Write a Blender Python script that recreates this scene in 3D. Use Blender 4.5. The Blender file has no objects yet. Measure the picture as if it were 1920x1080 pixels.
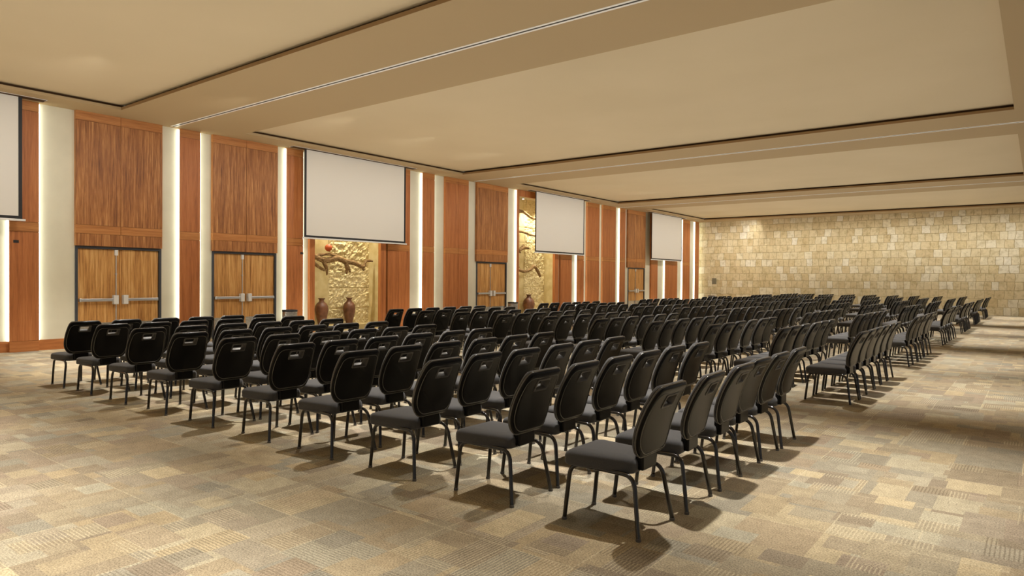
import bpy, bmesh, math, random
from mathutils import Vector, Matrix, noise
random.seed(7)
C = bpy.context.scene.collection
PI = math.pi

# ------------------------------------------------------------------ materials
def mat(name, rough=0.5, base=(.5, .5, .5), spec=0.5, metal=0.0, coat=0.0):
    m = bpy.data.materials.new(name); m.use_nodes = True
    nt = m.node_tree; b = nt.nodes['Principled BSDF']
    b.inputs['Base Color'].default_value = (*base, 1)
    b.inputs['Roughness'].default_value = rough
    b.inputs['Specular IOR Level'].default_value = spec
    b.inputs['Metallic'].default_value = metal
    b.inputs['Coat Weight'].default_value = coat
    b.inputs['Coat Roughness'].default_value = 0.12
    return m, nt, b

def nd(nt, typ, ins=None, **kw):
    n = nt.nodes.new(typ)
    for k, v in kw.items(): setattr(n, k, v)
    for k, v in (ins or {}).items():
        if isinstance(v, bpy.types.NodeSocket): nt.links.new(v, n.inputs[k])
        else: n.inputs[k].default_value = v
    return n

def math_(nt, op, a, b=0.0, c=None):
    ins = {0: a, 1: b}
    if c is not None: ins[2] = c
    return nd(nt, 'ShaderNodeMath', ins, operation=op).outputs[0]

def ramp(nt, fac, stops):
    n = nd(nt, 'ShaderNodeValToRGB', {0: fac}); e = n.color_ramp.elements
    while len(e) < len(stops): e.new(0.5)
    for i, (p, c) in enumerate(stops):
        e[i].position = p; e[i].color = (*c, 1)
    return n.outputs[0]

def mixc(nt, fac, a, b, mode='MIX'):
    n = nt.nodes.new('ShaderNodeMix'); n.data_type = 'RGBA'; n.blend_type = mode
    for k, v in ((0, fac), (6, a), (7, b)):
        if isinstance(v, bpy.types.NodeSocket): nt.links.new(v, n.inputs[k])
        elif k == 0: n.inputs[0].default_value = v
        else: n.inputs[k].default_value = (*v, 1)
    return n.outputs[2]

def pos(nt):
    return nd(nt, 'ShaderNodeNewGeometry').outputs['Position']

def bump(nt, b, h, strength=.3, dist=.01):
    n = nd(nt, 'ShaderNodeBump', {'Height': h, 'Strength': strength, 'Distance': dist})
    nt.links.new(n.outputs[0], b.inputs['Normal'])

def srgb(r, g, b):
    f = lambda c: (c/255/12.92) if c <= 10 else ((c/255+.055)/1.055)**2.4
    return (f(r), f(g), f(b))

def wood(name, dark, mid, light, scale=1.0, horiz=False, rib=0.0, rough=.5, coat=.0):
    m, nt, b = mat(name, rough=rough, coat=coat)
    p = pos(nt)
    sep = nd(nt, 'ShaderNodeSeparateXYZ', {0: p})
    if horiz:
        v = nd(nt, 'ShaderNodeCombineXYZ', {0: sep.outputs[0], 1: math_(nt, 'MULTIPLY', sep.outputs[1], .06), 2: math_(nt, 'MULTIPLY', sep.outputs[2], 1.6)})
    else:
        v = nd(nt, 'ShaderNodeCombineXYZ', {0: sep.outputs[0], 1: sep.outputs[1], 2: math_(nt, 'MULTIPLY', sep.outputs[2], .045)})
    n1 = nd(nt, 'ShaderNodeTexNoise', {'Vector': v.outputs[0], 'Scale': 9*scale, 'Detail': 6.0, 'Roughness': .62, 'Distortion': .7})
    n2 = nd(nt, 'ShaderNodeTexNoise', {'Vector': v.outputs[0], 'Scale': 60*scale, 'Detail': 3.0, 'Roughness': .6})
    f = math_(nt, 'MULTIPLY_ADD', n2.outputs[0], .45, math_(nt, 'MULTIPLY', n1.outputs[0], .75))
    if rib:
        w = nd(nt, 'ShaderNodeTexNoise', {'Vector': v.outputs[0], 'Scale': 22*scale, 'Detail': 1.0})
        f = math_(nt, 'MULTIPLY_ADD', math_(nt, 'SUBTRACT', w.outputs[0], .5), rib, f)
    c = ramp(nt, f, [(.40, dark), (.60, mid), (.82, light)])
    nt.links.new(c, b.inputs['Base Color'])
    bump(nt, b, f, .08, .004)
    return m

M = {}
M['panel'] = wood('panel_veneer', srgb(140, 80, 38), srgb(178, 108, 56), srgb(196, 130, 74), 1.1)
M['portal'] = wood('portal_veneer', srgb(112, 66, 30), srgb(162, 104, 54), srgb(204, 148, 88), 1.6, rib=.4)
M['band'] = wood('band_veneer', srgb(150, 90, 42), srgb(182, 120, 62), srgb(200, 140, 80), 1.0, horiz=True)
M['doorwood'] = wood('door_veneer', srgb(142, 92, 42), srgb(200, 146, 80), srgb(228, 184, 120), 1.25, rib=.45)
M['skirt'] = wood('skirting_veneer', srgb(150, 86, 42), srgb(182, 114, 60), srgb(200, 134, 76), 1.0, horiz=True)

m, nt, b = mat('cream_plaster', rough=.85, base=srgb(222, 217, 196), spec=.2)
n = nd(nt, 'ShaderNodeTexNoise', {'Vector': pos(nt), 'Scale': 2.2, 'Detail': 5.0})
nt.links.new(ramp(nt, n.outputs[0], [(.3, srgb(218, 213, 192)), (.7, srgb(226, 221, 200))]), b.inputs['Base Color'])
M['cream'] = m

m, nt, b = mat('ceiling_paint', rough=.9, base=srgb(205, 188, 156), spec=.15)
n = nd(nt, 'ShaderNodeTexNoise', {'Vector': pos(nt), 'Scale': .35, 'Detail': 3.0})
nt.links.new(ramp(nt, n.outputs[0], [(.3, srgb(202, 185, 153)), (.7, srgb(208, 191, 159))]), b.inputs['Base Color'])
M['ceil'] = m
M['beam'] = mat('beam_paint', rough=.9, base=srgb(176, 154, 119), spec=.15)[0]
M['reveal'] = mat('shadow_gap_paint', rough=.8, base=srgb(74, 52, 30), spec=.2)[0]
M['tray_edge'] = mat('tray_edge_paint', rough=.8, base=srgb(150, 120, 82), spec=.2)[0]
M['rail_white'] = mat('rail_enamel', rough=.35, base=(.85, .83, .78))[0]
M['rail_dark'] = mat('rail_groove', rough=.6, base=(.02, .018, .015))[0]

# carpet: patchwork of striped rectangles
m, nt, b = mat('patchwork_carpet', rough=.95, spec=.1)
p = pos(nt)
sep = nd(nt, 'ShaderNodeSeparateXYZ', {0: p}); X, Y = sep.outputs[0], sep.outputs[1]
def cells(sx, sy, ox, oy, stagger):
    fx = math_(nt, 'DIVIDE', math_(nt, 'ADD', X, ox), sx)
    row = math_(nt, 'FLOOR', math_(nt, 'DIVIDE', math_(nt, 'ADD', Y, oy), sy))
    ix = math_(nt, 'FLOOR', math_(nt, 'MULTIPLY_ADD', row, stagger, fx))
    v = nd(nt, 'ShaderNodeCombineXYZ', {0: ix, 1: row, 2: ox})
    w = nd(nt, 'ShaderNodeTexWhiteNoise', {'Vector': v.outputs[0]}, noise_dimensions='3D')
    s = nd(nt, 'ShaderNodeSeparateColor', {0: w.outputs['Color']})
    return s.outputs[0], s.outputs[1], s.outputs[2]
tones = [(0, srgb(144, 131, 112)), (.22, srgb(166, 150, 122)), (.4, srgb(150, 144, 128)), (.58, srgb(176, 158, 126)), (.75, srgb(154, 138, 118)), (.9, srgb(170, 162, 140)), (1, srgb(188, 170, 136))]
a1, a2, a3 = cells(.5, .5, 3.1, .7, 0.0)
b1, b2, b3 = cells(.46, .24, 1.3, 2.9, .37)
c1, c2, c3 = cells(.24, .50, 5.7, 1.1, .61)
d1, d2, d3 = cells(.25, .20, 9.7, 4.1, .45)
col = ramp(nt, a1, tones)
tb = ramp(nt, b1, tones)
tc = ramp(nt, c1, tones)
td = ramp(nt, d1, tones)
fb = math_(nt, 'GREATER_THAN', b2, .55)
fc = math_(nt, 'GREATER_THAN', c2, .66)
fd = math_(nt, 'GREATER_THAN', d2, .84)
col = mixc(nt, fb, col, tb); col = mixc(nt, fc, col, tc); col = mixc(nt, fd, col, td)
dirsel = math_(nt, 'GREATER_THAN', mixc(nt, fc, mixc(nt, fb, a3, b3), c3), .5)
nsw = nd(nt, 'ShaderNodeTexNoise', {'Vector': p, 'Scale': 1.3, 'Detail': 1.0})
ph = math_(nt, 'MULTIPLY', nsw.outputs[0], 4.0)
su = math_(nt, 'SINE', math_(nt, 'MULTIPLY_ADD', X, 2*PI/.024, ph))
sv = math_(nt, 'SINE', math_(nt, 'MULTIPLY_ADD', Y, 2*PI/.024, ph))
st = mixc(nt, dirsel, su, sv)
sel = mixc(nt, fb, a2, c3)
stm = math_(nt, 'MULTIPLY', math_(nt, 'GREATER_THAN', st, .35), math_(nt, 'GREATER_THAN', sel, .58))
lx = math_(nt, 'LESS_THAN', math_(nt, 'FRACT', math_(nt, 'DIVIDE', math_(nt, 'ADD', X, 3.1), .5)), .02)
ly = math_(nt, 'LESS_THAN', math_(nt, 'FRACT', math_(nt, 'DIVIDE', math_(nt, 'ADD', Y, .7), .5)), .02)
line = math_(nt, 'MAXIMUM', math_(nt, 'MULTIPLY', lx, math_(nt, 'GREATER_THAN', a2, .6)), math_(nt, 'MULTIPLY', ly, math_(nt, 'GREATER_THAN', a3, .72)))
col = mixc(nt, math_(nt, 'MULTIPLY', line, .45), col, srgb(206, 192, 160))
fine = nd(nt, 'ShaderNodeTexNoise', {'Vector': p, 'Scale': 95.0, 'Detail': 3.0, 'Roughness': .7})
blot = nd(nt, 'ShaderNodeTexNoise', {'Vector': p, 'Scale': 9.0, 'Detail': 4.0})
col = mixc(nt, math_(nt, 'MULTIPLY', stm, math_(nt, 'MULTIPLY_ADD', sel, .5, .05)), col, mixc(nt, math_(nt, 'GREATER_THAN', sel, .8), srgb(98, 86, 70), srgb(206, 192, 160)))
col = mixc(nt, 1.0, col, ramp(nt, fine.outputs[0], [(.3, (.42, .42, .42)), (.5, (.97, .97, .97)), (.7, (1.42, 1.42, 1.42))]), 'MULTIPLY')
col = mixc(nt, 1.0, col, ramp(nt, blot.outputs[0], [(.3, (.88, .88, .88)), (.7, (1.08, 1.08, 1.08))]), 'MULTIPLY')
nt.links.new(col, b.inputs['Base Color'])
bump(nt, b, math_(nt, 'MULTIPLY_ADD', stm, .4, fine.outputs[0]), .25, .004)
M['carpet'] = m

# coursed limestone of the end wall
m, nt, b = mat('coursed_limestone', rough=.85, spec=.2)
p = pos(nt)
sep = nd(nt, 'ShaderNodeSeparateXYZ', {0: p})
wob = nd(nt, 'ShaderNodeTexNoise', {'Vector': p, 'Scale': 1.6, 'Detail': 2.0})
wx = math_(nt, 'MULTIPLY_ADD', math_(nt, 'SUBTRACT', wob.outputs[0], .5), .20, sep.outputs[0])
wz = math_(nt, 'MULTIPLY_ADD', math_(nt, 'SUBTRACT', wob.outputs[0], .5), .08, sep.outputs[2])
v = nd(nt, 'ShaderNodeCombineXYZ', {0: wx, 1: wz, 2: 0.0})
br = nd(nt, 'ShaderNodeTexBrick', {'Vector': v.outputs[0], 'Scale': 1.0, 'Brick Width': .41, 'Row Height': .431, 'Mortar Size': .012, 'Mortar Smooth': .3, 'Bias': 0.0,
    'Color1': (0, 0, 0, 1), 'Color2': (1, 1, 1, 1), 'Mortar': (.5, .5, .5, 1)}, offset=.43, offset_frequency=2, squash=.8, squash_frequency=3)
tone = ramp(nt, nd(nt, 'ShaderNodeSeparateColor', {0: br.outputs[0]}).outputs[0],
    [(0, srgb(206, 186, 144)), (.3, srgb(220, 204, 166)), (.55, srgb(212, 194, 152)), (.8, srgb(226, 214, 182)), (1, srgb(232, 224, 202))])
sn = nd(nt, 'ShaderNodeTexNoise', {'Vector': p, 'Scale': 5.0, 'Detail': 8.0, 'Roughness': .68})
tone = mixc(nt, 1.0, tone, ramp(nt, sn.outputs[0], [(.32, (.74, .71, .63)), (.5, (.98, .98, .98)), (.7, (1.10, 1.10, 1.10))]), 'MULTIPLY')
tone = mixc(nt, math_(nt, 'MULTIPLY', br.outputs[1], .42), tone, srgb(132, 110, 70))
nt.links.new(tone, b.inputs['Base Color'])
hh = math_(nt, 'MULTIPLY_ADD', br.outputs[1], -1.2, math_(nt, 'MULTIPLY', sn.outputs[0], 1.5))
bump(nt, b, hh, .8, .035)
M['stonewall'] = m

m, nt, b = mat('split_face_limestone', rough=.9, spec=.2)
sn = nd(nt, 'ShaderNodeTexNoise', {'Vector': pos(nt), 'Scale': 16.0, 'Detail': 6.0, 'Roughness': .65})
nt.links.new(ramp(nt, sn.outputs[0], [(.3, srgb(186, 162, 106)), (.5, srgb(224, 206, 154)), (.72, srgb(240, 228, 188))]), b.inputs['Base Color'])
bump(nt, b, sn.outputs[0], .6, .03)
M['rough'] = m
m, nt, b = mat('sawn_limestone', rough=.75, spec=.25)
sn = nd(nt, 'ShaderNodeTexNoise', {'Vector': pos(nt), 'Scale': 4.0, 'Detail': 6.0})
nt.links.new(ramp(nt, sn.outputs[0], [(.3, srgb(196, 174, 118)), (.7, srgb(218, 200, 148))]), b.inputs['Base Color'])
M['sawn'] = m

m, nt, b = mat('screen_fabric', rough=.9, base=srgb(226, 222, 214), spec=.1); M['screen'] = m
M['black'] = mat('black_border', rough=.6, base=(.012, .012, .014))[0]
M['white'] = mat('white_enamel', rough=.4, base=(.8, .8, .78))[0]
M['frame'] = mat('door_frame_paint', rough=.45, base=srgb(62, 66, 74))[0]
M['steel'] = mat('satin_steel', rough=.38, base=srgb(206, 208, 212), metal=.85)[0]
m, nt, b = mat('brushed_steel', rough=.26, base=srgb(196, 196, 196), metal=1.0)
v = nd(nt, 'ShaderNodeMapping', {'Vector': pos(nt), 'Scale': (1, 1, 60)})
n = nd(nt, 'ShaderNodeTexNoise', {'Vector': v.outputs[0], 'Scale': 6.0})
nt.links.new(ramp(nt, n.outputs[0], [(.3, (.2, .2, .2)), (.7, (.38, .38, .38))]), b.inputs['Roughness']); M['brushed'] = m

m, nt, b = mat('chair_vinyl', rough=.27, base=(.007, .0067, .0065), spec=.13)
n = nd(nt, 'ShaderNodeTexNoise', {'Vector': nd(nt, 'ShaderNodeTexCoord').outputs['Object'], 'Scale': 160.0, 'Detail': 2.0})
bump(nt, b, n.outputs[0], .06, .002); M['vinyl'] = m
m, nt, b = mat('chair_fabric', rough=.85, base=(.05, .048, .049), spec=.25)
b.inputs['Sheen Weight'].default_value = .25; b.inputs['Sheen Roughness'].default_value = .5
n = nd(nt, 'ShaderNodeTexNoise', {'Vector': nd(nt, 'ShaderNodeTexCoord').outputs['Object'], 'Scale': 420.0, 'Detail': 2.0})
nt.links.new(ramp(nt, n.outputs[0], [(.3, (.042, .041, .041)), (.7, (.078, .075, .075))]), b.inputs['Base Color'])
bump(nt, b, n.outputs[0], .2, .002); M['fabric'] = m
M['leg'] = mat('black_chrome', rough=.14, base=(.012, .010, .009), spec=.6, coat=.2)[0]
M['glide'] = mat('glide_plastic', rough=.4, base=(.10, .09, .08))[0]
M['gloss'] = mat('gloss_black_trim', rough=.22, base=(.055, .050, .043), spec=1.0)[0]
M['bezel'] = mat('gunmetal_bezel', rough=.45, base=(.09, .085, .078), metal=.6)[0]

m, nt, b = mat('glazed_clay', rough=.32, spec=.5)
n = nd(nt, 'ShaderNodeTexNoise', {'Vector': pos(nt), 'Scale': 7.0, 'Detail': 6.0})
nt.links.new(ramp(nt, n.outputs[0], [(.3, srgb(84, 52, 36)), (.7, srgb(132, 88, 62))]), b.inputs['Base Color'])
bump(nt, b, n.outputs[0], .15, .01); M['clay'] = m
M['redclay'] = mat('terracotta', rough=.6, base=srgb(190, 88, 44))[0]
m, nt, b = mat('driftwood', rough=.85, spec=.2)
v = nd(nt, 'ShaderNodeMapping', {'Vector': pos(nt), 'Scale': (6, 1.2, 5)})
n = nd(nt, 'ShaderNodeTexNoise', {'Vector': v.outputs[0], 'Scale': 5.0, 'Detail': 7.0, 'Roughness': .7, 'Distortion': 1.2})
nt.links.new(ramp(nt, n.outputs[0], [(.32, srgb(72, 48, 26)), (.5, srgb(138, 106, 66)), (.7, srgb(196, 172, 128))]), b.inputs['Base Color'])
bump(nt, b, n.outputs[0], .9, .03); M['drift'] = m
M['pebble'] = mat('pebbles', rough=.8, base=srgb(214, 198, 152))[0]
M['plate'] = mat('grey_plate', rough=.5, base=srgb(118, 112, 92))[0]

def emis(name, col, s):
    m = bpy.data.materials.new(name); m.use_nodes = True; nt = m.node_tree
    nt.nodes.remove(nt.nodes['Principled BSDF'])
    e = nd(nt, 'ShaderNodeEmission', {'Color': (*col, 1), 'Strength': s})
    nt.links.new(e.outputs[0], nt.nodes['Material Output'].inputs[0]); return m
M['led'] = emis('led_strip_light', (.97, 1.0, .82), 5.2)
M['lamp'] = emis('niche_lamp_light', (1.0, .92, .72), 12.0)

# ------------------------------------------------------------------ mesh helpers
class MB:
    def __init__(s): s.v = []; s.f = []; s.mi = []; s.mats = []
    def m(s, key):
        if key not in s.mats: s.mats.append(key)
        return s.mats.index(key)
    def add(s, vs, fs, key):
        o = len(s.v); s.v += [tuple(v) for v in vs]
        s.f += [tuple(i+o for i in f) for f in fs]; s.mi += [s.m(key)]*len(fs)
    def box(s, x0, x1, y0, y1, z0, z1, key):
        vs = [(x0,y0,z0),(x1,y0,z0),(x1,y1,z0),(x0,y1,z0),(x0,y0,z1),(x1,y0,z1),(x1,y1,z1),(x0,y1,z1)]
        s.add(vs, [(0,3,2,1),(4,5,6,7),(0,1,5,4),(1,2,6,5),(2,3,7,6),(3,0,4,7)], key)
    def tube(s, pts, rad, key, n=8, closed=False, cap=True):
        pts = [Vector(p) for p in pts]; N = len(pts)
        rad = [rad]*N if not isinstance(rad, (list, tuple)) else rad
        vs = []; fs = []; up = None
        for i, p in enumerate(pts):
            t = (pts[(i+1) % N]-pts[i-1]) if closed else (pts[min(i+1, N-1)]-pts[max(i-1, 0)])
            t.normalize()
            if up is None: up = t.orthogonal().normalized()
            up = (up - t*up.dot(t)).normalized(); w = t.cross(up)
            for k in range(n):
                a = 2*PI*k/n; vs.append(p+(up*math.cos(a)+w*math.sin(a))*rad[i])
        for i in range(N if closed else N-1):
            j = (i+1) % N
            for k in range(n):
                fs.append((i*n+k, i*n+(k+1) % n, j*n+(k+1) % n, j*n+k))
        if cap and not closed:
            fs.append(tuple(range(n))[::-1]); fs.append(tuple((N-1)*n+k for k in range(n)))
        s.add(vs, fs, key)
    def lathe(s, prof, key, n=28, c=(0, 0, 0)):
        vs = []; fs = []
        for r, z in prof:
            for k in range(n):
                a = 2*PI*k/n; vs.append((c[0]+r*math.cos(a), c[1]+r*math.sin(a), c[2]+z))
        for i in range(len(prof)-1):
            for k in range(n):
                fs.append((i*n+k, i*n+(k+1) % n, (i+1)*n+(k+1) % n, (i+1)*n+k))
        fs.append(tuple(range(n))[::-1]); fs.append(tuple((len(prof)-1)*n+k for k in range(n)))
        s.add(vs, fs, key)
    def mesh(s, name, smooth=False, bevel=0, angle=None):
        me = bpy.data.meshes.new(name); me.from_pydata(s.v, [], s.f)
        for k in s.mats: me.materials.append(M[k])
        me.polygons.foreach_set('material_index', s.mi)
        if smooth: me.polygons.foreach_set('use_smooth', [True]*len(me.polygons))
        bm = bmesh.new(); bm.from_mesh(me)
        bmesh.ops.recalc_face_normals(bm, faces=bm.faces)
        if bevel:
            es = [e for e in bm.edges if len(e.link_faces) == 2 and e.calc_face_angle(0) > .6]
            bmesh.ops.bevel(bm, geom=es, offset=bevel, segments=2, affect='EDGES', profile=.5)
        if angle is not None:
            for e in bm.edges:
                e.smooth = not (len(e.link_faces) == 2 and e.calc_face_angle(0) > angle)
        bm.to_mesh(me); bm.free(); me.update()
        return me
    def obj(s, name, parent=None, **kw):
        return link(name, s.mesh(name, **kw), parent)

def link(name, me, parent=None):
    o = bpy.data.objects.new(name, me); C.objects.link(o)
    if parent: o.parent = parent
    return o
def tag(o, label=None, cat=None, group=None, kind=None):
    if label: o['label'] = label
    if cat: o['category'] = cat
    if group: o['group'] = group
    if kind: o['kind'] = kind
    return o
def empty(name, loc, label=None, cat=None, group=None, kind=None):
    o = bpy.data.objects.new(name, None); C.objects.link(o); o.location = loc; o.empty_display_size = .2
    return tag(o, label, cat, group, kind)
def struct(o, label, cat): return tag(o, label, cat, None, 'structure')

# ------------------------------------------------------------------ dimensions (metres; camera over the origin, wood wall along +Y)
CAM_H = 1.65
H = 5.479            # underside of the ceiling beams
XW, XB = -17.52, -17.62     # wood face, cream wall face
YB = 42.72
XR = 4.0

# floor
f = MB(); f.box(-18.6, XR, -9, YB+.3, -.1, 0, 'carpet')
struct(f.obj('floor'), 'beige and brown patchwork carpet floor of the hall', 'floor')

# ceiling: beams with recessed trays between them
c = MB(); G = .085; LIP = .065; TOP = H+.125
ys = [(-4.8, -1.68), (6.91, 10.02), (18.63, 21.72), (30.21, 33.30), (41.29, YB+.3)]
TX0, TX1 = -16.73, -.49
ya, yb = ys[0][0], ys[-1][1]
for x0, x1, g0, g1 in ((-18.6, TX0, 0, -G), (TX1, XR, G, 0)):
    c.box(x0, x1, ya, yb, H, H+LIP, 'beam'); c.box(x0+g0, x1+g1, ya, yb, H+LIP, TOP, 'reveal')
for i, (y0, y1) in enumerate(ys):
    c.box(TX0, TX1, y0, y1, H, H+LIP, 'beam')
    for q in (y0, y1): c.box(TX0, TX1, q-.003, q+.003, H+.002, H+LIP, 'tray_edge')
    c.box(TX0, TX1, y0+(G if i else 0), y1-(G if i < 4 else 0), H+LIP, TOP, 'reveal')
for i in range(4):
    c.box(TX0-G, TX1+G, ys[i][1]-G, ys[i+1][0]+G, TOP, TOP+.05, 'ceil')
struct(c.obj('ceiling'), 'beige plaster ceiling with broad beams and shallow recessed trays', 'ceiling')
for i, y in enumerate((8.44, 20.15, 31.76)):
    t = MB()
    t.box(-17.45, XR, y-.072, y-.022, H-.004, H, 'rail_white'); t.box(-17.45, XR, y+.022, y+.072, H-.004, H, 'rail_white')
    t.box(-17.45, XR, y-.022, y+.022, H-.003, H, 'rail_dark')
    struct(t.obj(f'trim_{i+1}'), ['white partition track crossing the first ceiling beam', 'white partition track crossing the second ceiling beam', 'white partition track crossing the ceiling beam next to stone wall'][i], 'ceiling track')

# end wall of coursed limestone
w = MB(); w.box(-18.6, XR, YB, YB+.3, 0, H, 'stonewall')
struct(w.obj('wall_back'), 'yellow coursed limestone end wall of the hall', 'wall')

# cream wall behind the wood panels, with openings for doors and niches
DOORS = [(6.27, 8.22), (9.56, 11.51), (20.44, 22.37), (32.98, 34.94)]
NICHE = [(12.79, 15.42), (23.11, 25.83)]
DT, NT = 2.365, 5.22
op = sorted([(a, b2, DT) for a, b2 in DOORS]+[(a-.1, b2+.1, NT+.08) for a, b2 in NICHE])
w = MB(); y = -5.0
for a, b2, zt in op:
    w.box(-18.6, XB, y, a, 0, H, 'cream'); w.box(-18.6, XB, a, b2, zt, H, 'cream'); y = b2
w.box(-18.6, XB, y, YB, 0, H, 'cream')
struct(w.obj('wall_left'), 'cream plaster side wall behind the wood panels', 'wall')

# wood panels (structure): vertical boards with a horizontal band and a top band
trim_n = [3]
def trim(mb, label, cat, **kw):
    trim_n[0] += 1
    return struct(mb.obj(f'trim_{trim_n[0]}', **kw), label, cat)
GAP = .006
def panel(y0, y1, label, seam=None):
    p = MB(); cols = [(y0, y1)] if seam is None else [(y0, seam), (seam, y1)]
    for a, b2 in cols:
        a += GAP if a != y0 else 0; b2 -= GAP if b2 != y1 else 0
        for z0, z1, k in ((0, .235, 'skirt'), (.235, 2.625, 'panel'), (2.625, 2.835, 'band'), (2.835, 5.27, 'panel'), (5.27, H, 'band')):
            p.box(XB, XW, a, b2, z0, z1-(GAP if z1 < H else 0), k)
    p.box(XB, XW-.02, y0+.002, y1-.002, 0, H, 'reveal')
    return trim(p, label, 'wall panel')
panel(1.2, 3.4, 'red-brown veneer wall panel hidden behind first projection screen')
panel(4.98, 5.53, 'red-brown veneer wall panel at lower edge of first projection screen')
panel(8.65, 9.19, 'narrow red-brown veneer panel between the two front double doors')
panel(11.80, 12.37, 'red-brown veneer panel beside second screen and steel waste bin')
panel(15.74, 16.76, 'wide red-brown veneer panel just past the vase niche')
panel(17.38, 17.98, 'narrow red-brown veneer panel between two lit strips past second screen')
panel(18.57, 19.86, 'broad seamed red-brown veneer panel before the third double door', seam=19.28)
panel(26.30, 27.25, 'red-brown veneer panel under the far edge of third screen')
panel(27.72, 28.34, 'narrow veneer panel under corner of third screen')
panel(28.64, 29.79, 'tall veneer panel just past the third screen')
panel(30.14, 31.46, 'broad seamed veneer panel before the fourth double door', seam=30.84)
panel(31.91, 32.50, 'narrow veneer panel touching the fourth double door')
panel(35.60, 36.42, 'pale veneer panel under near edge of fourth screen')
panel(37.42, 39.15, 'wide veneer panel under the fourth screen')
panel(39.94, 41.00, 'veneer panel just past the fourth screen')
panel(41.84, 42.44, 'last narrow veneer panel before the stone wall')

def portal(y0, y1, seam, label):
    p = MB()
    for a, b2 in ((y0, seam-.004), (seam+.004, y1)):
        for z0, z1, k in ((2.655, 2.855, 'band'), (2.86, 5.262, 'portal'), (5.268, H, 'band')):
            p.box(XB, XW, a, b2, z0, z1, k)
    p.box(XB, XW-.006, y0, y1, 2.37, 2.65, 'portal')
    p.box(XB, XW-.03, y0+.003, y1-.003, 2.4, H, 'reveal')
    return trim(p, label, 'door surround')
portal(6.26, 8.21, 7.23, 'ribbed veneer surround above first double door')
portal(9.54, 11.50, 10.52, 'ribbed veneer surround above second double door')
portal(20.37, 22.34, 21.36, 'ribbed veneer surround above third double door beside plain cream wall')
portal(32.80, 34.86, 33.80, 'ribbed veneer surround above fourth double door')

# niche jambs and lintels
def jambs(n0, n1, o0, o1, label):
    p = MB()
    p.box(-17.64, XW, o0, n0, 0, H, 'panel'); p.box(-17.64, XW, n1, o1-.04, 0, H, 'panel')
    p.box(XB, XW-.04, o1-.04, o1, 0, H, 'reveal')
    p.box(-17.64, XW, n0, n1, NT, H, 'panel')
    return trim(p, label, 'niche frame')
jambs(12.79, 15.42, 12.61, 15.70, 'wooden frame of the stone niche with two clay vases')
jambs(23.11, 25.83, 22.96, 26.17, 'wooden frame of the stone niche with stacked driftwood branches')

# skirting boards in the cream bays
bays = [(3.4, 4.98), (5.53, 6.22), (8.26, 8.65), (9.19, 9.52), (11.54, 11.80), (12.37, 12.61), (16.76, 17.38), (17.98, 18.57), (19.86, 20.36), (22.40, 22.96), (27.25, 27.72), (28.34, 28.64), (29.79, 30.14), (31.46, 31.91), (34.97, 35.60), (36.42, 37.42), (39.15, 39.94), (41.0, 41.84), (42.44, YB)]
p = MB()
for a, b2 in bays: p.box(XB, XB+.02, a, b2, 0, .235, 'skirt')
struct(p.obj('baseboard_left'), 'wooden skirting along the cream bays of side wall', 'skirting')

# stone lining of the niches: real relief on the split-face blocks
def niche(n0, n1, label, idx):
    p = MB(); xb = -18.16
    ny, nz = 92, 150; y0, y1, z0, z1 = n0-.07, n1+.07, 0.0, NT+.05
    vs = []; sm = y0+.07+.98 if idx == 1 else y0+.07+1.2
    for j in range(nz+1):
        for i in range(ny+1):
            yy = y0+(y1-y0)*i/ny; zz = z0+(z1-z0)*j/nz
            d = 0.0
            if yy > sm:
                e = min(1, (yy-sm)/.05)
                q = Vector((yy*7.5, zz*8.5, idx*9.1))
                d = (noise.noise(q)*.030+noise.noise(q*2.3)*.024+noise.noise(q*5.1)*.010+.03)*e
                if (zz/.66) % 1 < .03: d *= .15
            else:
                if (zz/.66) % 1 < .02: d = -.008
            vs.append((xb+d, yy, zz))
    fr, fs = [], []
    for j in range(nz):
        for i in range(ny):
            a = j*(ny+1)+i; q = (a, a+1, a+ny+2, a+ny+1)
            (fr if y0+(y1-y0)*(i+.5)/ny > sm else fs).append(q)
    o = len(p.v); p.add(vs, fr, 'rough')
    p.f += fs; p.mi += [p.m('sawn')]*len(fs)
    p.box(xb-.05, -17.56, n0+.001, n1-.001, 0, .17, 'sawn')              # raised base
    p.box(xb, -17.642, n1+.002, n1+.07, 0, NT+.06, 'sawn'); p.box(xb, -17.642, n0-.07, n0-.002, 0, NT+.06, 'sawn')
    p.box(xb, -17.642, n0-.002, n1+.002, NT+.002, NT+.06, 'ceil')
    return struct(p.obj(f'wall_niche_{idx}'), label, 'stone niche')
niche(12.79, 15.42, 'split-face limestone lining of the niche holding two vases', 1)
niche(23.11, 25.83, 'split-face limestone lining of the niche holding stacked branches', 2)

# LED strips in the cream bays
def led(yc, side, label):
    # side +1: fixed to the near face of the panel on the far side; -1: on the panel on the near side
    s = MB(); a, b2 = (yc-.026, yc-.002) if side > 0 else (yc+.002, yc+.024)
    s.box(XB+.001, XB+.07, a, b2, .24, H-.03, 'led')
    o = s.obj('light_strip'); return tag(o, label, 'light strip', 'vertical light strips on the side wall')
led(4.98, 1, 'glowing vertical light strip below corner of first screen')
led(5.53, -1, 'glowing vertical light strip on wide cream bay before the first double door')
led(8.65, 1, 'glowing vertical light strip just past the first double door')
led(9.19, -1, 'glowing vertical light strip just before the second double door')
led(11.80, 1, 'glowing vertical light strip just past the second double door')
led(12.37, -1, 'glowing vertical light strip between second screen edge and vase niche')
led(17.38, 1, 'glowing vertical light strip past the far edge of second screen')
led(17.98, -1, 'glowing vertical light strip before the broad seamed panel')
led(22.96, 1, 'glowing vertical light strip between third door and driftwood niche')
led(27.72, 1, 'glowing light strip under far half of third screen')
led(28.34, -1, 'glowing light strip along far edge of third screen')
led(29.79, -1, 'thin glowing light strip before the seamed panel past third screen')
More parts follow.
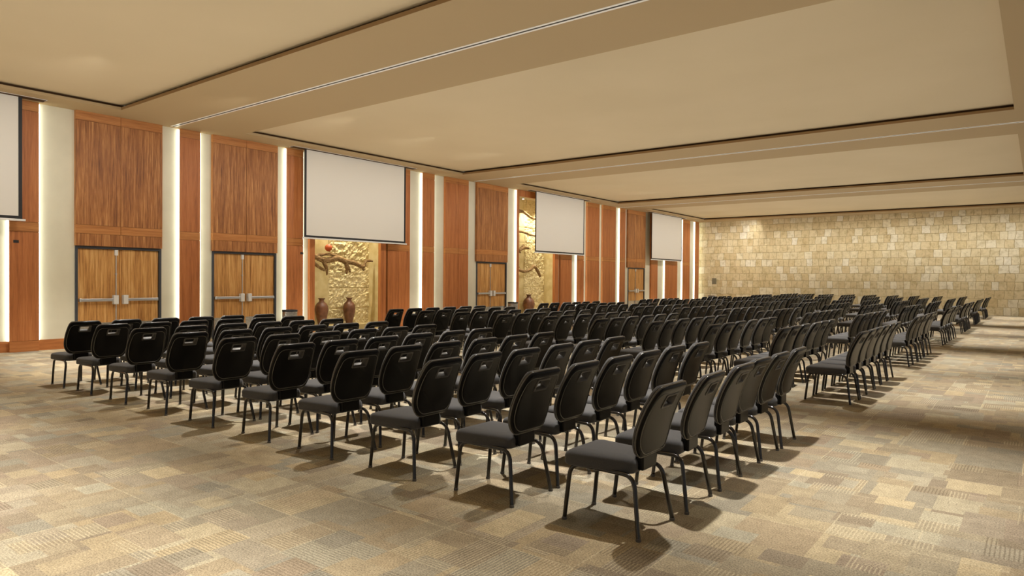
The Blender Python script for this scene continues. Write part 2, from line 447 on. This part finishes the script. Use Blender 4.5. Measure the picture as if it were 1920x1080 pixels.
led(31.91, 1, 'glowing light strip just before the fourth double door')
led(37.42, 1, 'glowing light strip under near half of fourth screen')
led(39.15, -1, 'glowing light strip under far edge of fourth screen')
led(39.94, 1, 'glowing light strip just past the fourth screen')
led(41.84, 1, 'glowing light strip beside the last narrow panel')
led(42.44, -1, 'glowing light strip in the corner against stone wall')

# ------------------------------------------------------------------ doors
def door(i, y0, y1):
    root = empty(f'door_{i}', (XB, (y0+y1)/2, 0), kind='structure')
    tag(root, ['veneer double door with steel push bars next to wide cream bay', 'veneer double door with push bars behind the steel waste bin',
        'veneer double door with push bars between second and third screens', 'veneer double door with push bars between third and fourth screens'][i-1], 'double door')
    hw = (y1-y0)/2; fr = MB(); T = DT
    fr.box(-.12, .035, -hw, -hw+.055, 0, T, 'frame'); fr.box(-.12, .035, hw-.055, hw, 0, T, 'frame'); fr.box(-.12, .035, -hw+.055, hw-.055, T-.055, T, 'frame')
    fr.obj('door_frame', root, bevel=.004)
    for s in (-1, 1):
        lf = MB(); a, b2 = sorted((s*.004, s*(hw-.06)))
        lf.box(-.08, -.02, a, b2, .012, T-.06, 'doorwood')
        leaf = lf.obj('door_leaf', root, bevel=.003)
        kp = MB(); kp.box(-.02, -.016, a+.03, b2-.03, .03, .56, 'brushed'); kp.obj('kick_plate', leaf)
        pb = MB(); z = 1.10
        e0, e1 = sorted((s*.05, s*(hw-.09)))
        pb.box(.035, .07, e0, e1, z-.035, z+.035, 'steel')
        q0, q1 = sorted((s*(hw-.13), s*(hw-.085))); pb.box(-.02, .06, q0, q1, z-.04, z+.04, 'steel')
        q0, q1 = sorted((s*.05, s*.17))
        pb.box(-.02, .085, q0, q1, z-.11, z+.11, 'white')
        pb.obj('push_bar', leaf, bevel=.01)
        if s < 0:
            rd = MB(); rd.tube([(.005, -.085, .05), (.005, -.085, T-.1)], .013, 'steel', 10)
            rd.box(-.02, .03, -.12, -.05, T-.2, T-.07, 'white')
            rd.box(-.02, .022, -.10, -.07, 1.7, 1.74, 'steel'); rd.box(-.02, .022, -.10, -.07, .5, .54, 'steel')
            rd.obj('latch_rod', leaf)
    return root
for i, (a, b2) in enumerate(DOORS): door(i+1, a, b2)
sl = MB()
for a, b2 in DOORS: sl.box(-18.2, -17.9, a-.1, b2+.1, 0, DT, 'reveal')
struct(sl.obj('wall_service_corridor'), 'dark lining behind the double doors', 'wall')

# ------------------------------------------------------------------ projection screens
def screen(y0, y1, label):
    X = -17.2; root = empty('projection_screen', (X, (y0+y1)/2, 0)); tag(root, label, 'projection screen', 'projection screens hung along the side wall')
    hw = (y1-y0)/2; z0 = 2.87; z1 = H
    s = MB(); s.box(-.004, .004, -hw+.07, hw-.07, z0+.06, z1-.02, 'screen'); s.obj('screen_surface', root)
    s = MB()
    s.box(-.006, .006, -hw, -hw+.07, z0, z1-.02, 'black'); s.box(-.006, .006, hw-.07, hw, z0, z1-.02, 'black'); s.box(-.006, .006, -hw+.07, hw-.07, z0, z0+.06, 'black')
    s.obj('screen_border', root)
    s = MB(); s.box(-.02, .02, -hw-.06, hw+.06, z0-.045, z0, 'white'); s.obj('weight_bar', root, bevel=.008)
    s = MB(); s.box(-.10, .08, -hw-.42, hw+.42, z1-.02, z1, 'reveal'); s.box(-.12, .10, -hw-.44, hw+.44, z1-.008, z1, 'white'); s.obj('screen_housing', root)
screen(1.02, 5.12, 'blank white projection screen before the first double door')
screen(12.18, 16.24, 'blank white projection screen above the niche with two vases')
screen(23.83, 27.82, 'blank white projection screen covering part of the driftwood niche')
screen(34.94, 39.03, 'blank white projection screen closest to stone end wall')

# ------------------------------------------------------------------ niche decor
def vase(x, y, z, h, r, label, squat=False):
    root = empty('clay_vase', (x, y, z)); tag(root, label, 'vase', 'brown clay vases in the niches')
    if squat: pr = [(.55, 0), (.62, .02), (.82, .2), (.98, .42), (1, .52), (.92, .66), (.66, .78), (.42, .84), (.33, .90), (.36, .95), (.50, .985), (.52, 1.0), (.44, 1.0), (.28, .93)]
    else: pr = [(.46, 0), (.52, .02), (.70, .2), (.93, .45), (1, .58), (.95, .70), (.74, .80), (.44, .86), (.36, .90), (.36, .945), (.50, .975), (.53, 1.0), (.46, 1.0), (.30, .94)]
    b_ = MB(); b_.lathe([(a*r, q*h) for a, q in pr], 'clay', 36); b_.obj('vase_body', root, smooth=True, angle=1.0)
vase(-17.82, 13.27, .17, .86, .21, 'tall brown clay vase standing under the big driftwood branch')
vase(-17.82, 14.35, .17, .86, .20, 'tall brown clay vase standing among pale pebbles in the niche')
vase(-17.80, 24.22, .17, .84, .265, 'squat brown clay vase under the stacked driftwood branches', True)
pb = MB()
for k in range(70):
    a = random.uniform(0, 2*PI); r = random.uniform(.2, .36)
    cx, cy = -17.86+r*.3*math.cos(a), 14.35+r*1.2*math.sin(a); s = random.uniform(.02, .04)
    pb.lathe([(s*.5, 0), (s, s*.5), (s*.6, s)], 'pebble', 7, (cx, cy, .17))
tag(pb.obj('pebbles', smooth=True), 'pale pebbles heaped around the vase foot in niche', 'pebbles', kind='stuff')

def spline(pts, n):
    pts = [Vector(p) for p in pts]; out = []
    for i in range(len(pts)-1):
        p0, p1, p2, p3 = pts[max(i-1, 0)], pts[i], pts[i+1], pts[min(i+2, len(pts)-1)]
        for k in range(n):
            t = k/n
            out.append(.5*((2*p1)+(p2-p0)*t+(2*p0-5*p1+4*p2-p3)*t*t+(3*p1-p0-3*p2+p3)*t**3))
    out.append(pts[-1]); return out
def branch(main, twigs, label, x=-17.82, wire=None):
    root = empty('driftwood_branch', (x, main[0][0], main[0][1])); tag(root, label, 'branch', 'driftwood branches hung in the niches')
    def tb(pts, mb, seed):
        P = spline([(seed*.0+.02*math.sin(i*2.1+seed), q[0]-main[0][0], q[1]-main[0][1]) for i, q in enumerate(pts)], 8)
        R0 = [q[2] for q in pts]; R = []
        for i in range(len(P)):
            t = i/8; k = min(int(t), len(R0)-2); r = R0[k]+(R0[k+1]-R0[k])*(t-k)
            R.append(r*(1+.22*noise.noise(Vector((i*.6, seed, 0)))))
        mb.tube(P, R, 'drift', 10)
        for v in range(len(mb.v)-len(P)*10, len(mb.v)):
            q = Vector(mb.v[v]); d = noise.noise(q*14)*.012; mb.v[v] = (q[0]+d, q[1]+d*.5, q[2]+d)
    mb = MB(); tb(main, mb, 1.0); mb.obj('stem', root, smooth=True)
    for i, t in enumerate(twigs):
        mb = MB(); tb(t, mb, 3.3+i*1.7); mb.obj('twig', root, smooth=True)
    if wire:
        mb = MB()
        for y, z in wire: mb.tube([(0, y-main[0][0], z-main[0][1]), (0, y-main[0][0], NT-main[0][1])], .004, 'reveal', 6)
        mb.obj('hanging_wire', root)
# large branch: (y, z, radius)
branch([(12.86, 2.36, .07), (13.1, 2.30, .085), (13.45, 2.22, .095), (13.85, 2.30, .09), (14.2, 2.20, .085), (14.55, 2.17, .075), (14.9, 2.05, .06), (15.05, 2.24, .05), (15.34, 2.25, .035)],
       [[(12.86, 2.20, .05), (13.1, 2.05, .055), (13.36, 1.90, .035)], [(13.3, 2.24, .08), (13.42, 2.02, .06), (13.46, 1.76, .02)], [(14.2, 2.18, .08), (14.24, 1.98, .055), (14.25, 1.80, .02)], [(14.24, 2.1, .05), (14.36, 1.95, .04), (14.40, 1.86, .018)], [(14.8, 2.10, .05), (14.98, 1.94, .035)], [(13.0, 2.36, .05), (13.5, 2.42, .045), (13.95, 2.36, .03)]],
       'long gnarled driftwood branch hanging over the two vases')
branch([(23.2, 4.55, .07), (23.5, 4.62, .08), (23.85, 4.60, .06), (24.3, 4.42, .05), (24.8, 4.35, .04)], [[(23.3, 4.55, .06), (23.42, 4.36, .03)]],
       'topmost pale driftwood branch in the niche beside third screen', wire=[(24.0, 4.6)])
branch([(23.15, 3.72, .05), (23.5, 3.74, .055), (23.9, 3.72, .05), (24.3, 3.64, .045), (24.8, 3.6, .04)], [],
       'thin straight driftwood branch, second from top beside third screen')
branch([(23.15, 2.98, .06), (23.5, 2.94, .07), (23.9, 3.06, .075), (24.2, 3.05, .04)], [[(23.6, 3.0, .05), (23.85, 3.2, .02)], [(23.3, 2.92, .05), (23.6, 2.84, .03)]],
       'short knotty driftwood branch level with bottom of third screen')
branch([(23.15, 2.04, .07), (23.5, 2.08, .065), (23.9, 2.02, .065), (24.3, 2.10, .07), (24.6, 2.26, .07), (24.9, 2.08, .07), (25.08, 1.80, .05)], [[(23.3, 2.1, .05), (23.55, 2.2, .02)]],
       'lowest driftwood branch, arched like a hook above the squat vase')
# hanging clay ball
root = empty('clay_ball', (-17.84, 13.54, 2.62)); tag(root, 'small red clay ball hanging just above the long branch', 'hanging ball')
b_ = MB(); b_.lathe([(.115*math.sin(a*PI/12), -.115*math.cos(a*PI/12)) for a in range(1, 12)], 'redclay', 20); b_.obj('ball', root, smooth=True)
b_ = MB(); b_.tube([(0, 0, .11), (0, 0, NT-2.62)], .004, 'reveal', 6); b_.obj('cord', root)
# niche lamps (recessed in the niche ceiling)
def lamp_(y, label):
    root = empty('niche_spotlight', (-17.80, y, NT)); tag(root, label, 'spotlight', 'spotlights in the niche ceilings')
    b_ = MB(); b_.lathe([(.055, -.06), (.06, -.05), (.06, 0)], 'white', 16); b_.obj('lamp_body', root, smooth=True, angle=.6)
    b_ = MB(); b_.lathe([(.01, -.066), (.045, -.062), (.045, -.05)], 'lamp', 16); b_.obj('lamp_lens', root)
lamp_(14.1, 'small white spotlight in the ceiling of the vase niche'); lamp_(23.75, 'small white spotlight beside near edge of third screen')

# ------------------------------------------------------------------ waste bins
def bin_(x, y, label, h=.73, r=.21):
    root = empty('waste_bin', (x, y, 0)); tag(root, label, 'waste bin', 'steel waste bins by the walls')
    b_ = MB(); b_.lathe([(r, 0), (r, h-.05)], 'brushed', 36); b_.obj('bin_body', root, smooth=True, angle=.7)
    b_ = MB(); b_.lathe([(r+.004, h-.05), (r+.006, h), (r-.03, h+.005), (r-.035, h-.04)], 'black', 36); b_.obj('bin_rim', root, smooth=True, angle=.7)
    b_ = MB(); b_.lathe([(r+.004, 0), (r+.004, .03)], 'black', 36); b_.obj('bin_base', root, smooth=True, angle=.7)
bin_(-17.2, 11.7, 'steel waste bin standing beside the second double door')
bin_(-17.2, 22.3, 'steel waste bin standing by the driftwood niche')
bin_(-16.6, 42.3, 'grey waste bin standing in the corner against stone wall')
b_ = MB(); b_.box(-16.72, -16.44, YB-.03, YB+.01, 1.47, 1.85, 'plate')
tag(b_.obj('wall_plate', bevel=.006), 'small grey metal plate fixed low on the stone wall', 'wall plate')
for y, lb in ((5.05, 'tiny dark door pull on panel below first screen'), (12.27, 'tiny dark door pull on panel beside second screen')):
    b_ = MB(); b_.box(XW-.003, XW+.008, y, y+.1, 2.37, 2.43, 'black'); tag(b_.obj('door_pull'), lb, 'door pull')

# ------------------------------------------------------------------ chair
ZB0, ZB1 = .505, .985
def half_w(z):
    t = (z-ZB0)/(ZB1-ZB0)
    w = .240-.030*((t-.45)/.55)**2 if t > .45 else .240-.004*((.45-t)/.45)**2
    rb, rt = .17, .05
    d = z-ZB0
    if d < rb: w -= .098*(1-math.sqrt(max(0, 1-((rb-d)/rb)**2)))
    d = ZB1-z
    if d < rt: w -= rt*(1-math.sqrt(max(0, 1-((rt-d)/rt)**2)))
    return w
def back_x(y, z):
    s = (z-ZB0)/.47
    return .252+.158*max(0, s)**1.9-.22*y*y
def back_pt(y, z, off):
    e = 1e-3
    dz = (back_x(y, z+e)-back_x(y, z-e))/(2*e); dy = (back_x(y+e, z)-back_x(y-e, z))/(2*e)
    n = Vector((1, -dy, -dz)).normalized()
    return Vector((back_x(y, z), y, z))+n*off
def make_backrest(us, zs, hole=True):
    p = MB(); HY, HZ0, HZ1 = .074, .846, .922
    nu, nz = len(us), len(zs); vs = []
    for side in (1, -1):
        for z in zs:
            w = half_w(z)
            for u in us:
                y = u*w
                if hole and abs(abs(u)-1/3) < 1e-3 and HZ0-.02 <= z <= HZ1+.02: y = math.copysign(HY, u)
                d = min((1-abs(u))*w, z-ZB0, ZB1-z); k = min(1, max(0, d)/.03); k = math.sqrt(1-(1-k)**2)
                th = (.006+(.020 if side > 0 else .026)*k)
                vs.append(back_pt(y, z, side*th))
    N = nu*nz; fs = []; from collections import Counter; ec = Counter(); cellsf = []
    for j in range(nz-1):
        for i in range(nu-1):
            um = (us[i]+us[i+1])/2; zm = (zs[j]+zs[j+1])/2
            if hole and abs(um) < 1/3 and HZ0 < zm < HZ1: continue
            a, b2, c2, d2 = j*nu+i, j*nu+i+1, (j+1)*nu+i+1, (j+1)*nu+i
            fs.append((a, b2, c2, d2)); cellsf.append((a+N, d2+N, c2+N, b2+N))
            for e in ((a, b2), (b2, c2), (c2, d2), (d2, a)): ec[e] += 1
    rim = [(a, a+N, b2+N, b2) for (a, b2) in ec if (b2, a) not in ec]
    p.add(vs, fs+rim, 'vinyl'); p.f += cellsf; p.mi += [p.m('fabric')]*len(cellsf)
    return p
US = [-1, -.97, -.9, -.78, -.62, -1/3, 0, 1/3, .62, .78, .9, .97, 1]
ZS = [.505, .512, .525, .545, .575, .61, .65, .70, .75, .80, .825, .846, .870, .898, .922, .937, .952, .967, .978, .985]
US_LOW = [-1, -.9, -.6, 0, .6, .9, 1]; ZS_LOW = [.505, .53, .575, .65, .78, .90, .955, .985]
def rrect(x0, x1, y0, y1, r, n=5, taper=0.0):
    pts = []
    for cx, cy, a0 in ((x1-r, y1-r, 0), (x0+r, y1-r, 90), (x0+r, y0+r, 180), (x1-r, y0+r, 270)):
        for k in range(n+1):
            a = math.radians(a0+90*k/n); x, y = cx+r*math.cos(a), cy+r*math.sin(a)
            pts.append((x, y*(1-taper*(x-x0)/(x1-x0))))
    return pts
def make_seat(n=5):
    p = MB(); rings = [(.035, .388), (.008, .392), (0, .402), (0, .452), (.006, .468), (.02, .480), (.05, .488), (.11, .493)]
    vs = []; L = 0
    for ins, z in rings:
        q = rrect(-.298+ins, .208-ins, -.243+ins, .243-ins, max(.012, .06-ins*.5), n, .26); L = len(q)
        vs += [(x, y, z+(.006*(1-((x+.03)/.3)**2) if z > .46 else 0)) for x, y in q]
    fs = []
    for i in range(len(rings)-1):
        for k in range(L): fs.append((i*L+k, i*L+(k+1) % L, (i+1)*L+(k+1) % L, (i+1)*L+k))
    fs.append(tuple(range(L))[::-1]); fs.append(tuple((len(rings)-1)*L+k for k in range(L)))
    p.add(vs, fs, 'fabric'); return p
def leg_path(front, s, n):
    if front: a, kn, ft = Vector((.0, s*.185, .392)), Vector((-.258, s*.188, .392)), Vector((-.300, s*.198, 0))
    else: a, kn, ft = Vector((.0, s*.185, .392)), Vector((.232, s*.200, .392)), Vector((.292, s*.250, 0))
    d1 = (a-kn).normalized(); d2 = (ft-kn).normalized(); R = .085; pts = [a]
    p0, p2 = kn+d1*R, kn+d2*R
    for k in range(n+1):
        t = k/n; pts.append(p0*(1-t)**2+kn*2*t*(1-t)+p2*t*t)
    return pts+[ft+Vector((0, 0, .012))], ft
def make_leg(front, s, n=7, m_=10):
    p = MB(); pts, ft = leg_path(front, s, n); p.tube(pts, .0150, 'leg', m_); return p
def make_glide(front, s):
    ft = leg_path(front, s, 3)[1]; p = MB()
    p.lathe([(.017, 0), (.018, .006), (.0155, .02)], 'glide', 12, (ft.x, ft.y, 0)); return p
def make_bracket():
    p = MB(); p.box(.185, .246, -.10, .10, .405, .522, 'vinyl'); return p
def outline(ins, n=26):
    pts = []; z0, z1 = ZB0+ins, ZB1-ins*1.6
    zz = [z0+(z1-z0)*(.5-.5*math.cos(PI*k/n)) for k in range(n+1)]
    side = lambda z: max(.02, half_w(ZB0+(z-z0)/(z1-z0)*(ZB1-ZB0))-ins)
    r = [(side(z), z) for z in zz]
    return r+[(-a, z) for a, z in reversed(r)]
def make_piping(n=26, k=6):
    p = MB(); p.tube([back_pt(y, z, .0255) for y, z in outline(.024, n)], .0042, 'gloss', k, closed=True)
    p.tube([back_pt(y, z, .004) for y, z in outline(.001, n)], .0065, 'gloss', k, closed=True); return p
def make_handle():
    p = MB(); vs = []
    HY, Z0, Z1 = .0725, .8475, .9205
    def ring(gy, gz, off):
        q = rrect(Z0-gz, Z1+gz, -HY-gy, HY+gy, .012, 3); return [back_pt(y, z, off) for z, y in q]
    rs = [ring(-.004, -.004, -.03), ring(-.004, -.004, .026), ring(.0, .0, .0305), ring(.010, .010, .0305), ring(.013, .013, .024)]
    L = len(rs[0]); fs = []
    for r in rs: vs += r
    for i in range(len(rs)-1):
        for k in range(L): fs.append((i*L+k, i*L+(k+1) % L, (i+1)*L+(k+1) % L, (i+1)*L+k))
    p.add(vs, fs, 'bezel'); return p

ME = {
    'seat': make_seat().mesh('chair_seat', smooth=True, angle=1.2),
    'backrest': make_backrest(US, ZS).mesh('chair_backrest', smooth=True, angle=1.1),
    'piping': make_piping().mesh('chair_piping', smooth=True),
    'handle': make_handle().mesh('chair_handle', smooth=True, angle=.9),
    'bracket': make_bracket().mesh('chair_bracket', bevel=.01),
}
LEG = {}
for fr in (True, False):
    for s in (-1, 1):
        LEG[fr, s] = make_leg(fr, s).mesh('chair_leg', smooth=True, angle=1.2), make_glide(fr, s).mesh('chair_glide', smooth=True, angle=.9)

BLOCK = [(4.15, 4.15), (10.22, 10.35), (15.45, 16.05), (21.3, 22.2), (26.7, 27.9), (32.35, 34.0), (38.1, 38.9)]
PITCH = [.588, .575, .575, .575, .575, .575, .565]
ROWX = [-2.277, -3.30, -4.33, -5.35, -6.36, -7.44, -8.50, -9.60, -10.68, -11.62]
ORD = ['first', 'second', 'third', 'fourth', 'fifth', 'sixth', 'seventh', 'eighth', 'ninth', 'tenth']
# seats that show least (one bit per seat, per row): built together as the distant mass
REST_BITS = {3: [0, 0, 0, 0, 0, 0, 0, 32, 32, 48], 4: [0, 2, 0, 60, 30, 15, 7, 3, 49, 58], 5: [8, 28, 2, 60, 60, 63, 15, 55, 63, 63], 6: [52, 30, 63, 57, 62, 62, 63, 63, 63, 63]}
REST = {(b_, r, k) for b_, ms in REST_BITS.items() for r, m_ in enumerate(ms) for k in range(6) if m_ >> k & 1}
def chair_loc(b_, r, k):
    rnd = random.Random(b_*1000+r*10+k)
    if b_ == 0 and r == 0: return (ROWX[0]+(0, .02, .01, -.02, -.02, -.02)[k], (4.14, 4.80, 5.48, 6.03, 6.60, 7.20)[k], 0), (0, .05, .02, -.02, .0, .03)[k]
    y = BLOCK[b_][0]+(BLOCK[b_][1]-BLOCK[b_][0])*r/9+PITCH[b_]*k
    return (ROWX[r]+rnd.uniform(-.02, .02), y+rnd.uniform(-.012, .012), 0), rnd.uniform(-.03, .03)
def chair_label(b_, r, k):
    return f'black chair, {ORD[k]} seat deep in {ORD[9-r]} row from panelled wall, {ORD[6-b_]} block from stone wall'
GROUP = 'black banquet chairs set out in rows'
proto = None
def build_proto():
    root = empty('banquet_chair', (0, 0, 0)); tag(root, 'x', 'chair', GROUP)
    link('seat', ME['seat'], root)
    bk = link('backrest', ME['backrest'], root)
    link('piping', ME['piping'], bk); link('grip_handle', ME['handle'], bk)
    link('back_bracket', ME['bracket'], root)
    for (fr, s), (lm, gm) in LEG.items():
        l = link('leg', lm, root); link('foot_glide', gm, l)
    return root
KIDS = {}
def copy_chair(src, depth):
    def rec(o, par, d):
        n = o.copy(); C.objects.link(n)
        if par: n.parent = par
        if d:
            for ch in KIDS[o.name]:
                if ch.name.startswith('foot_glide') and depth < 3: continue
                if depth < 2 and (ch.name.startswith('piping') or ch.name.startswith('back_bracket')): continue
                rec(ch, n, d-1)
        return n
    return rec(src, None, 2)
proto = build_proto()
def index_kids(o):
    KIDS[o.name] = list(o.children)
    for ch in o.children: index_kids(ch)
index_kids(proto)
first = True
rest_list = []
for b_ in range(7):
    for r in range(10):
        for k in range(6):
            loc, rz = chair_loc(b_, r, k)
            if (b_, r, k) in REST: rest_list.append((loc, rz)); continue
            o = proto if first else copy_chair(proto, 3 if b_ < 1 else 2 if b_ < 3 else 1)
            first = False
            o.location = loc; o.rotation_euler = (0, 0, rz); o['label'] = chair_label(b_, r, k)
if rest_list:
    parts = [make_seat(2), make_backrest(US_LOW, ZS_LOW, False)]
    for fr in (True, False):
        for s in (-1, 1): parts.append(make_leg(fr, s, 3, 5))
    big = MB()
    for loc, rz in rest_list:
        mt = Matrix.Translation(loc) @ Matrix.Rotation(rz, 4, 'Z')
        for q in parts:
            o = len(big.v); big.v += [tuple(mt @ Vector(v)) for v in q.v]
            big.f += [tuple(i+o for i in f_) for f_ in q.f]; big.mi += [big.m(q.mats[i]) for i in q.mi]
    tag(big.obj('distant_chairs', smooth=True, angle=1.1), 'remaining small black chairs in the blocks against stone wall', 'chairs', GROUP, 'stuff')

# ------------------------------------------------------------------ lights
def spot(x, y, e, size=64, blend=.85, z=H-.02, r=.07, tgt=None, col=(1, .962, .90)):
    l = bpy.data.lights.new('downlight_or_fill', 'SPOT'); l.energy = e; l.spot_size = math.radians(size); l.spot_blend = blend
    l.shadow_soft_size = r; l.color = col
    o = bpy.data.objects.new('downlight_or_fill', l); C.objects.link(o); o.location = (x, y, z)
    if tgt: o.rotation_euler = (Vector(tgt)-Vector((x, y, z))).to_track_quat('-Z', 'Y').to_euler()
for y in (.6, 6.1, 12.3, 17.0, 23.6, 28.6, 35.2, 39.8):
    spot(.4, y, 600)  # extra unseen column, added to lift the dim floor edge
    for k in range(6): spot(-2.2-2.6*k, y, 1480)
for y in (13.5, 24.25):
    for dy in (0, 1.1): spot(-17.68, y+dy, 430, 90, 1.0, NT-.08, .05, (-18.0, y+dy, 1.0), (1, .95, .80))
# unseen spots added to wash the stone wall with light
for k in range(12): spot(-16.6+1.6*k, 39.9, 150, 100, 1.0, H-.02, .15, (-16.6+1.6*k, YB, 2.3), (1, .97, .91))

# unseen fill spots added to brighten the wood wall and screens
for k in range(16): spot(-13.4, -.5+2.85*k, 215, 110, 1.0, H-.02, .3, (XW, -.5+2.85*k, 2.7))
# unseen fill spots added over the chairs, aimed up to brighten the ceiling
for y in (-1.5, 2.6, 6.2, 10, 13.8, 17.6, 21.4, 25.2, 29, 32.8, 36.6, 40.4):
    for x in (-14.2, -10.9, -7.6, -4.3, -1.0):
        l = bpy.data.lights.new('fill_uplight', 'SPOT'); l.energy = 78; l.spot_size = math.radians(165); l.spot_blend = 1; l.shadow_soft_size = .5; l.color = (1, .95, .86)
        o = bpy.data.objects.new('fill_uplight', l); C.objects.link(o); o.location = (x, y, 1.1); o.rotation_euler = (PI, 0, 0)
W = bpy.data.worlds.new('World'); bpy.context.scene.world = W; W.use_nodes = True
bg = W.node_tree.nodes['Background']; bg.inputs[0].default_value = (1, .95, .88, 1); bg.inputs[1].default_value = .25

# ------------------------------------------------------------------ camera
cam = bpy.data.cameras.new('camera'); co = bpy.data.objects.new('camera', cam); C.objects.link(co)
FPX = 1278.25; yaw, pitch, roll = (math.radians(a) for a in (37.7308, -.68586, .43015))
cam.sensor_width = 36; cam.sensor_fit = 'HORIZONTAL'; cam.lens = FPX*36/1920; cam.clip_end = 200
fw = Vector((-math.sin(yaw)*math.cos(pitch), math.cos(yaw)*math.cos(pitch), math.sin(pitch)))
rt = Vector((math.cos(yaw), math.sin(yaw), 0)); up = rt.cross(fw)
r2 = rt*math.cos(roll)+up*math.sin(roll); u2 = -rt*math.sin(roll)+up*math.cos(roll)
co.matrix_world = Matrix(((r2.x, u2.x, -fw.x, 0), (r2.y, u2.y, -fw.y, 0), (r2.z, u2.z, -fw.z, CAM_H), (0, 0, 0, 1)))
sc = bpy.context.scene; sc.camera = co
sc.view_settings.view_transform = 'Standard'; sc.view_settings.look = 'None'; sc.view_settings.gamma = 1
sc.view_settings.use_curve_mapping = False; sc.view_settings.exposure = 0.0
sc.cycles.sample_clamp_indirect = 3.0
sc.cycles.max_bounces = 8; sc.cycles.diffuse_bounces = 5
